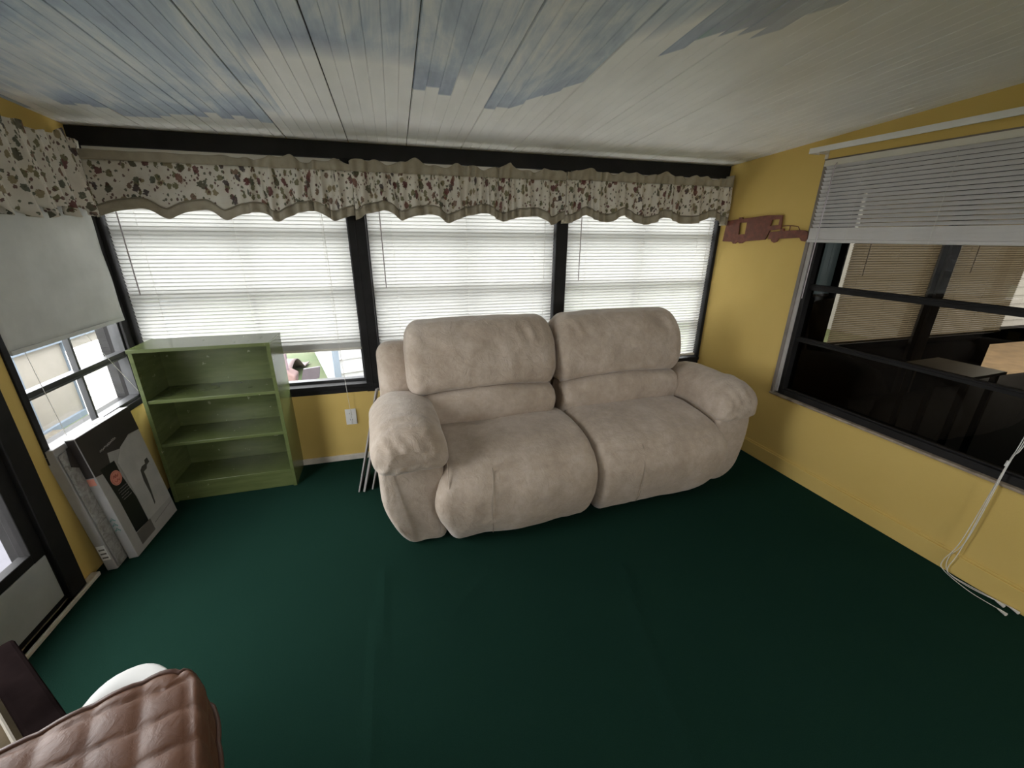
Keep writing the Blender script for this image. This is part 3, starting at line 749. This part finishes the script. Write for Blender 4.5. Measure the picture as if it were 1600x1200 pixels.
# outer back frame with rounded wings
for x0, x1 in ((-1.075, -.88), (.83, .92)):
    ctrl = [(.60, .02), (.585, .50), (.60, .80), (.64, .90), (.70, .925), (.76, .90), (.80, .80), (.81, .50), (.80, .02)]
    obj('back_wing', pillow(ctrl, x0, x1, .075, .04, 'x', 6, 10), SM, sofa, smooth=True)
mb = MB(); mb.box(-.92, .86, .62, .80, .03, .90); obj('back_frame', mb, SM, sofa, bevel=.03, smooth=True)
mb = MB(); mb.box(-.80, .80, .12, .62, .02, .30); obj('base_frame', mb, M['black'], sofa)
seam(s1, -.59, 0); seam(s2, .27, 0)
# welt lines
mb = MB(); mb.tube(smooth([(-.80, .40, .50), (-.795, .2, .515), (-.80, .05, .48), (-.806, -.03, .40), (-.806, -.048, .30), (-.802, -.04, .18), (-.79, -.01, .07)], 5), .003, 6); obj('welt', mb, SM, s1, smooth=True)

# ------------------------------------------------------------------ leaning boards beside the sofa
GBd = 'thin grey boards leaning beside the sofa'
bm_ = plain('grey_board', (.36, .34, .335), .5, .06)
lab = ['thin grey board leaning by the sofa, leftmost of the three', 'thin grey board leaning by the sofa, middle of the three', 'short thin grey board leaning nearest the sofa arm']
for (bx, by, tx, ty, tz, th, wdt), lb in zip(((-.322, 2.32, -.168, 2.50, .60, .008, .16), (-.292, 2.315, -.118, 2.46, .655, .012, .20), (-.243, 2.33, -.135, 2.44, .42, .008, .16)), lab):
    d_ = Vector((tx-bx, ty-by, tz)); Ln = d_.length; d_.normalize()
    yv = Vector((0.10, 1, 0)); yv = (yv-d_*yv.dot(d_)).normalized(); xv = yv.cross(d_)
    m4 = Matrix(((xv.x, yv.x, d_.x, bx), (xv.y, yv.y, d_.y, by), (xv.z, yv.z, d_.z, .004), (0, 0, 0, 1)))
    mb = MB(); mb.box(-th/2, th/2, 0, wdt, 0, Ln); o = obj('leaning_board', mb, bm_, None, m4, bevel=.001)
    tag(o, lb, 'board', GBd)

# ------------------------------------------------------------------ cartons leaning on the left wall
def lean_frame(px, py, ang, yaw):
    # local x along the wall (+y world), local y = thickness towards the wall, local z up the face
    return T(px, py, 0.004) @ RZ(PI/2+yaw) @ Matrix.Rotation(-ang, 4, 'X')
def printed(name, poly, mat, parent, y=-.0008, label=None):
    mb = MB(); mb.prism(poly, 'y', y, y-.0006); return obj(name, mb, mat, parent, label=label)
card_w = plain('white_carton', (.34, .33, .32), .55, .08, 10)
card_b = plain('brown_black_print', (.035, .028, .026), .5, .2)
card_k = plain('black_print', (.008, .008, .008), .4)
pink = plain('pink_print', (.62, .24, .18), .5)
pinkd = plain('red_print', (.36, .08, .05), .5)
gry = plain('grey_print', (.12, .11, .10), .5)
steel = plain('faucet_print', (.06, .055, .05), .4)
teal = plain('teal_print', (.05, .20, .17), .5)
lit = plain('silver_print', (.32, .29, .28), .5)
BA = .105
e = thing('carton', 'flat carton with a pink round seal and faucet picture, leaning on the left wall', 'carton', lean_frame(-1.325, 2.03, BA, -.03))
BWd, BHt, BTh = .375, .655, .04
mb = MB(); mb.box(0, BWd, 0, BTh, 0, BHt); obj('box_body', mb, card_w, e, bevel=.002)
printed('dark_print', [(.0, .46), (.10, .44), (.12, .52), (.20, .60-.10), (.29, .535), (BWd, .525), (BWd, BHt), (0, BHt)], card_b, e)
printed('black_panel', [(.055, .105), (.155, .10), (.155, .25), (.135, .38), (.135, .47), (.04, .475), (.055, .30)], card_k, e, -.0012)
printed('cream_panel', [(.158, .10), (BWd-.004, .10), (BWd-.004, .525), (.28, .53), (.205, .505), (.148, .452), (.155, .38), (.16, .25)], plain('cream_print', (.42, .41, .40), .5), e, -.0014)
printed('grey_strip', [(.055, .03), (.17, .03), (.17, .10), (.055, .10)], gry, e, -.0012)
mb = MB(); mb.tube([(.098, -.0018, .395), (.098, -.0030, .395)], .036, 28); sl = obj('seal', mb, pink, e)
mb = MB()
mb.tube(smooth([(.098+.030*math.cos(a), -.0034, .395+.030*math.sin(a)) for a in [k*PI/8 for k in range(17)]], 2), .0008, 4)
mb.tube(smooth([(.080, -.0034, .400), (.088, -.0034, .412), (.094, -.0034, .398), (.100, -.0034, .412), (.106, -.0034, .398), (.116, -.0034, .408)], 5), .0016, 5)
mb.tube(smooth([(.082, -.0034, .386), (.092, -.0034, .376), (.100, -.0034, .388), (.108, -.0034, .376), (.115, -.0034, .384)], 5), .0014, 5)
obj('seal_lettering', mb, pinkd, sl)
def squiggle(x0, z0, x1, z1, amp, n, r, mat, parent, y=-.002, seed=0, name='script_lettering'):
    rnd = random.Random(seed); pts = []
    dx, dz = x1-x0, z1-z0; L = math.hypot(dx, dz); nx_, nz_ = -dz/L, dx/L
    for i in range(n+1):
        t = i/n; a = amp*(1 if i % 2 else -1)*rnd.uniform(.4, 1.1); pts.append((x0+dx*t+nx_*a, y, z0+dz*t+nz_*a))
    mb = MB(); mb.tube(smooth(pts, 4), r, 4); return obj(name, mb, mat, parent)
squiggle(.085, .545, .205, .560, .006, 22, .0011, lit, e, seed=3)
for k, (a, b) in enumerate([(.075, .14), (.07, .15), (.078, .145), (.075, .13), (.08, .14)]):
    squiggle(a, .338-.014*k, b, .338-.014*k, .0022, 16, .0006, lit, e, seed=k+9, name='fine_print')
# faucet picture
mb = MB(); mb.prism([(.245, .285), (.255, .34), (.275, .352), (.305, .352), (.31, .37), (.335, .372), (.338, .345), (.312, .34), (.30, .325), (.272, .322), (.27, .28), (.262, .22), (.25, .145), (.24, .14), (.247, .20)], 'y', -.0022, -.0030); obj('faucet_picture', mb, steel, e)
squiggle(.19, .06, .36, .075, .002, 18, .0007, gry, e, seed=30, name='fine_print')
# top label strip and spine marks
mb = MB(); mb.box(.004, BWd*.72, .004, BTh-.004, BHt, BHt+.0008); tl = obj('top_label', mb, plain('label_grey', (.42, .43, .41), .5), e)
for k in range(4):
    mb = MB(); x = .03+k*.062; mb.box(x, x+.028, .012, .026, BHt+.0008, BHt+.0013); mb.box(x, x+.02, .03, .034, BHt+.0008, BHt+.0013); obj('label_lettering', mb, gry, tl)
mb = MB(); mb.box(-.0008, 0, .004, BTh-.004, .46, BHt-.004); obj('spine_print', mb, card_b, e)
mb = MB(); mb.box(-.0010, -.0002, .008, BTh-.004, .42, .455); obj('spine_seal', mb, pink, e)
for k in range(3):
    z = .165+k*.028; mb = MB(); mb.tube([(-.0014, .012, z), (-.0014, .022, z+.018), (-.0014, .032, z)], .0014, 4); mb.tube([(-.0014, .010, z+.006), (-.0014, .034, z+.006)], .0012, 4); obj('spine_lettering', mb, teal, e)
e = thing('carton', 'pale wrapped carton with torn top leaning on the left wall, behind the faucet carton', 'carton', lean_frame(-1.376, 1.965, .092, -.01))
mb = MB(); mb.box(0, .36, 0, .042, 0, .64); obj('box_body', mb, card_w, e, bevel=.003)
def marble():
    g = G('crumpled_wrap'); p = g.obj(); v = g.noise(p, 30, 5, .6, 1.5)
    c = g.ramp(v, [(.35, (.20, .19, .18)), (.65, (.38, .37, .36))]); return g.finish(c, .3, v, .6, .01)
mb = MB(); R_ = []
for j in range(25):
    z = .01+.60*j/24; R_.append([(x, -.004-.003*noise.noise(Vector((x*40, z*30, 2)))-.002, z) for x in [.005+.34*i/16 for i in range(17)]])
mb.rings(R_, closed=False); o = obj('wrap_sheet', mb, marble(), e, smooth=True, fixn=False); s = o.modifiers.new('s', 'SOLIDIFY'); s.thickness = .001
mb = MB(); mb.prism([(.03, .54), (.09, .50), (.12, .56), (.17, .60), (.12, .63), (.05, .62)], 'y', -.0085, -.0105); obj('torn_print', mb, card_b, e)
mb = MB(); mb.box(-.0012, 0, .005, .037, .06, .14); lb_ = obj('spine_label', mb, M['white'], e)
for k in range(3):
    mb = MB(); mb.box(-.002, -.0012, .010, .033, .07+k*.022, .078+k*.022); obj('label_lettering', mb, gry, lb_)

# ------------------------------------------------------------------ near-left seats
# dark wood armchair with tan cushion
A, Bp = Vector((-1.035, 1.095, .50)), Vector((-.70, .765, .50)); dv = (Bp-A).normalized(); nv = Vector((dv.y, -dv.x, 0))  # nv points to the camera side / left
wood = plain('dark_wood', (.012, .008, .008), 1.0, .4, 12, spec=0)
tan = plain('tan_fabric', (.20, .15, .085), .9, .15, 9, .3, 300)
ac = Matrix(((dv.x, nv.x*-1, 0, A.x), (dv.y, nv.y*-1, 0, A.y), (0, 0, 1, 0), (0, 0, 0, 1)))
if ac.to_3x3().determinant() < 0: ac = Matrix(((dv.x, nv.x, 0, A.x), (dv.y, nv.y, 0, A.y), (0, 0, 1, 0), (0, 0, 0, 1)))
side = 1 if (ac.to_3x3() @ Vector((0, 1, 0))).dot(Vector((-1, -1, 0))) > 0 else -1
e = thing('armchair', 'dark wood armchair with a tan cushion in the near left corner', 'chair', ac)
def sb(mb, x0, x1, y0, y1, z0, z1): return mb.box(x0, x1, side*y0, side*y1, z0, z1)
o = obj('arm_rest', sb(MB(), -.01, .41, 0, .062, .455, .50), wood, e, bevel=.008)
obj('arm_rest', sb(MB(), -.01, .41, .46, .515, .455, .50), wood, e, bevel=.008)
for x in (.01, .355):
    for y in (.008, .465): obj('leg', sb(MB(), x, x+.045, y, y+.045, 0, .455), wood, e, bevel=.005)
obj('seat_rail', sb(MB(), .0, .41, .01, .50, .28, .34), wood, e, bevel=.004)
def cush(v):
    v.z += lump(v, .010, 7, 2); return v
ctrl = [(side*y, z) for y, z in [(.072, .35), (.068, .42), (.10, .462), (.23, .475), (.40, .462), (.448, .42), (.444, .35), (.23, .342)]]
obj('seat_cushion', pillow([(a, b) for a, b in ctrl], .0, .395, .04, .04, 'x', 6, 20, cush), tan, e, smooth=True)
mb = MB(); mb.tube([(.02, side*.075, .452), (.38, side*.075, .452)], .004, 6); obj('piping', mb, plain('pale_piping', (.45, .40, .33), .8), e)

# white moulded chair with a brown quilt over it
qa, qb = Vector((-.925, -.38, 0)).normalized(), Vector((.38, -.925, 0)).normalized()
Q = Matrix(((qa.x*-1, -qb.x, 0, -.535), (qa.y*-1, -qb.y, 0, .872), (0, 0, 1, 0), (0, 0, 0, 1)))   # local -x along edge a, -y towards the camera
e = thing('moulded_chair', 'white moulded plastic chair showing past the brown quilt, near left', 'chair', Q)
mb = MB(); rings = []
for k, (s_, z) in enumerate([(.02, .452), (.5, .452), (.85, .458), (.97, .466), (1.0, .462), (.99, .450), (.93, .440), (.5, .434), (.02, .434)]):
    ring = []
    for i in range(48):
        a = 2*PI*i/48; c, s2_ = math.cos(a), math.sin(a)
        ring.append((-.15+.115*s_*math.copysign(abs(c)**.85, c), -.12+.275*s_*math.copysign(abs(s2_)**.9, s2_), z))
    rings.append(ring)
mb.rings(rings); obj('seat', mb, M['white'], e, smooth=True)
for sx, sy in ((-.10, .03), (-.20, .03), (-.10, -.28), (-.20, -.28)):
    mb = MB(); mb.tube([(sx, sy, .44), (sx+(.03 if sx > -.15 else -.03), sy+(.03 if sy > -.15 else -.03), .0)], [.018, .012], 10); obj('leg', mb, M['white'], e, smooth=True)
def quilt_mat():
    g = G('brown_quilted_satin'); p = g.obj()
    c = g.ramp(g.noise(p, 14, 4), [(.3, (.11, .045, .023)), (.7, (.165, .075, .042))])
    return g.finish(c, .5, g.noise(p, 40, 4, .6, 1), .3, .006, spec=.35)
qm = quilt_mat()
e = thing('quilted_throw', 'brown quilted satin throw draped over the white chair at the lower left edge', 'throw', Q @ T(0, 0, 0))
rows = []; nX, nY = 90, 110; x0, x1, y0, y1 = -.62, -.012, -.62, .03
for j in range(nY+1):
    row = []
    for i in range(nX+1):
        x = x0+(x1+.14-x0)*i/nX; y = y0+(y1-y0)*j/nY
        # rounded corner: pull the grid corner in
        rc = .075; cx2, cy2 = x1-rc, y1-rc
        xx = min(x, x1); drop = max(0, x-x1)
        yy = y
        if xx > cx2 and yy > cy2:
            dx, dy = xx-cx2, yy-cy2; m_ = max(dx, dy); d2 = math.hypot(dx, dy)
            if d2 > 1e-6: xx, yy = cx2+dx*m_/d2, cy2+dy*m_/d2
        z = .515
        cell = .082
        px_ = abs(math.sin(PI*(x+.02)/cell)); py_ = abs(math.sin(PI*(y+.02+.12*x)/cell))
        puff = .012*(px_*py_)**.36
        nx_ = 0.0
        if drop > 0: xx += .012*math.sin(min(1, drop/.05)*PI/2); z -= max(0, drop-.015)*1.0; nx_ = min(1, drop/.04)
        if y > y1-.03: z -= (y-y1+.03)**2*9
        z += puff*(1-nx_)+.006*noise.noise(Vector((x*9, y*9, 0))); xx += puff*nx_*.6; yy -= .03*max(0, (-x-.2))
        row.append((xx, yy, z))
    rows.append(row)
mb = MB(); mb.rings(rows, closed=False)
o = obj('quilt_face', mb, qm, e, smooth=True, fixn=False); s = o.modifiers.new('solid', 'SOLIDIFY'); s.thickness = .008; s.offset = -1
edge = [rows[nY][i] for i in range(0, nX+1, 2)]
mb = MB(); mb.tube([Vector(p)+Vector((0, .003, -.002)) for p in edge], .0075, 8); mb2 = [rows[j][nX] for j in range(0, nY+1, 2)]
mb.tube([Vector(p)+Vector((.002, 0, -.002)) for p in mb2], .0075, 8)
obj('binding', mb, plain('brown_binding', (.10, .045, .03), .45, .1), e, smooth=True)

# ------------------------------------------------------------------ outdoors
grass = G('lawn'); p = grass.pos()
gm = grass.finish(grass.ramp(grass.noise(p, 3, 5), [(.3, (.055, .085, .03)), (.7, (.10, .11, .055))]), .9)
mb = MB(); mb.box(-40, 40, D+.3, 60, -.55, -.45); mb.box(-40, -3.6, -30, D+.3, -.55, -.45); mb.box(-3.6, 40, -30, Y0-.3, -.55, -.45)
struct('ground', mb, gm)
mb = MB(); mb.box(-3.6, XL-.13, -6, 4.2, -.50, -.40); struct('patio', mb, plain('lavender_concrete', (.085, .083, .10), .8, .08))
mb = MB(); mb.box(-3.6, XL-.13, 4.2, 4.9, -.49, -.41); struct('path_strip', mb, plain('tan_gravel', (.11, .095, .07), .9, .3, 30))
# carport wall of cream panels on the left
e = thing('carport_wall', 'neighbouring carport wall of cream panels seen through the left window', 'fence', T(-3.55, 0, -.45))
cream = plain('cream_panel', (.22, .20, .175), .7, .04); blue_ = plain('pale_blue_batten', (.12, .15, .19), .6, .05)
mb = MB(); mb.box(-.06, .06, -1, 9, .84, .93); obj('top_beam', mb, blue_, e)
mb = MB(); mb.box(-.05, .05, -1, 9, 0, .06); obj('bottom_beam', mb, blue_, e)
for k in range(14):
    y = -1+k*.72; mb = MB(); mb.box(-.015, .015, y+.05, y+.67, .06, .84); obj('wall_panel', mb, cream, e)
    mb = MB(); mb.box(-.04, .04, y-.05, y+.05, .06, .84); obj('batten', mb, blue_, e)
mb = MB(); [mb.box(-.9, -.84, y, y+.08, .93, 2.6) for y in (0, 3, 6, 8.6)]; obj('post', mb, blue_, e)
# white steps / louvred box
e = thing('louvred_cabinet', 'white louvred cabinet outside the left window', 'cabinet', T(-2.55, 4.5, -.45))
obj('cabinet_body', MB().box(-.35, .35, -.02, .5, 0, .95), M['white'], e, bevel=.01)
for k in range(6): obj('louvre', MB().box(-.32, .32, -.05, -.02, .12+k*.13, .20+k*.13), M['white'], e, bevel=.004)
# white lap-sided shed
e = thing('shed', 'white lap-sided shed outside the left bay window', 'shed', T(-.76, 5.0, -.45) @ RZ(.263))
sid = plain('white_siding', (.30, .31, .33), .6, .03)
obj('shed_wall', MB().box(.02, 3.0, .03, 3.0, 0, 2.3), sid, e)
for k in range(13):
    z = .05+k*.17
    mb = MB(); mb.prism([(-.012, z), (.03, z), (.03, z+.17), (.012, z+.17)], 'x', .05, 3.0); obj('siding_board', mb, sid, e)
    mb = MB(); mb.prism([(-.012, z), (.03, z), (.03, z+.17), (.012, z+.17)], 'y', .05, 3.0); obj('siding_board', mb, sid, e)
mb = MB(); mb.box(-.016, .05, -.016, .05, 0, 2.3); obj('corner_board', mb, blue_, e)
mb = MB(); mb.box(-.2, 3.2, -.2, 3.2, 2.3, 2.4); obj('shed_roof', mb, M['greyalu'], e)
# garden cart and tarp, reds paled in the colour to imitate overexposure
redp = plain('overexposed_red', (.17, .105, .10), .6, .12)
e = thing('garden_cart', 'overexposed red garden cart with a dark tipped panel beyond the left bay window', 'cart', T(-1.20, 4.95, -.47) @ Matrix.Scale(.85, 4))
obj('cart_tray', MB().box(-.32, .36, -.22, .28, .20, .32), redp, e, bevel=.02)
mb = MB(); mb.prism([(-.34, .32), (-.02, .32), (.02, .52), (-.1, .60), (-.30, .44)], 'y', -.05, .2); obj('cart_hood', mb, redp, e, bevel=.02)
mb = MB(); mb.prism([(.06, .40), (.30, .46), (.33, .62), (.12, .60)], 'y', .0, .04); obj('tipped_panel', mb, plain('dark_panel', (.05, .04, .05), .5), e)
mb = MB(); mb.tube([(-.08, .06, .5), (-.10, .08, .82)], .018, 8); mb.tube([(-.10, .08, .74), (-.10, .08, .84)], .03, 8); obj('cart_lever', mb, plain('dark_lever', (.14, .10, .12), .5), e)
mb = MB(); mb.box(-.40, .0, -.10, -.04, .38, .42); obj('cart_handle', mb, plain('dark_handle', (.13, .10, .10), .5), e)
for x in (-.2, .24):
    for y in (-.26, .30):
        mb = MB(); mb.tube([(x, y, .13), (x, y+.05, .13)], .13, 20); wv = obj('wheel', mb, M['black'], e); mb = MB(); mb.tube([(x, y-.004, .13), (x, y+.054, .13)], .05, 14); obj('wheel_hub', mb, M['white'], wv)
mb = MB(); R_ = []
for j in range(13):
    R_.append([(-2.27+.75*i/12+.1*j/12, 6.0+.9*j/12, -.42+.35*math.sin(PI*min(1, j/9))*.6+.02*noise.noise(Vector((i*.7, j*.7, 0)))) for i in range(13)])
mb.rings(R_, closed=False); o = obj('tarpaulin', mb, plain('overexposed_pink_tarp', (.17, .125, .125), .7, .08), smooth=True, fixn=False); s = o.modifiers.new('s', 'SOLIDIFY'); s.thickness = .01  # pink desaturated in the base colour to look overexposed
tag(o, 'overexposed pink tarpaulin on the grass behind the garden cart', 'tarpaulin')

# white sided house beyond the neighbouring room
e = thing('house', 'white lap-sided house far beyond the dark window', 'house', T(9.5, 5.4, -.45))
obj('house_wall', MB().box(0, 9, .03, 4, 0, 3), sid, e)
for k in range(16):
    z = .05+k*.17; mb = MB(); mb.prism([(-.012, z), (.03, z), (.03, z+.17), (.012, z+.17)], 'x', .0, 9.0); obj('siding_board', mb, sid, e)
obj('house_roof', MB().box(-.3, 9.3, -.3, 4.3, 3, 3.1), M['greyalu'], e)
struct('patio_far', MB().box(5.5, 14, D+.30, 5.4, -.50, -.40), plain('tan_deck', (.17, .115, .06), .8, .25, 5))

struct('bounce_slab', MB().box(-3.4, 5.5, D+.30, 4.35, -.50, -.42), plain('bounce_slab_pale', (.72, .70, .66), .9, .06))  # pale slab added below the windows to bounce daylight up to the ceiling
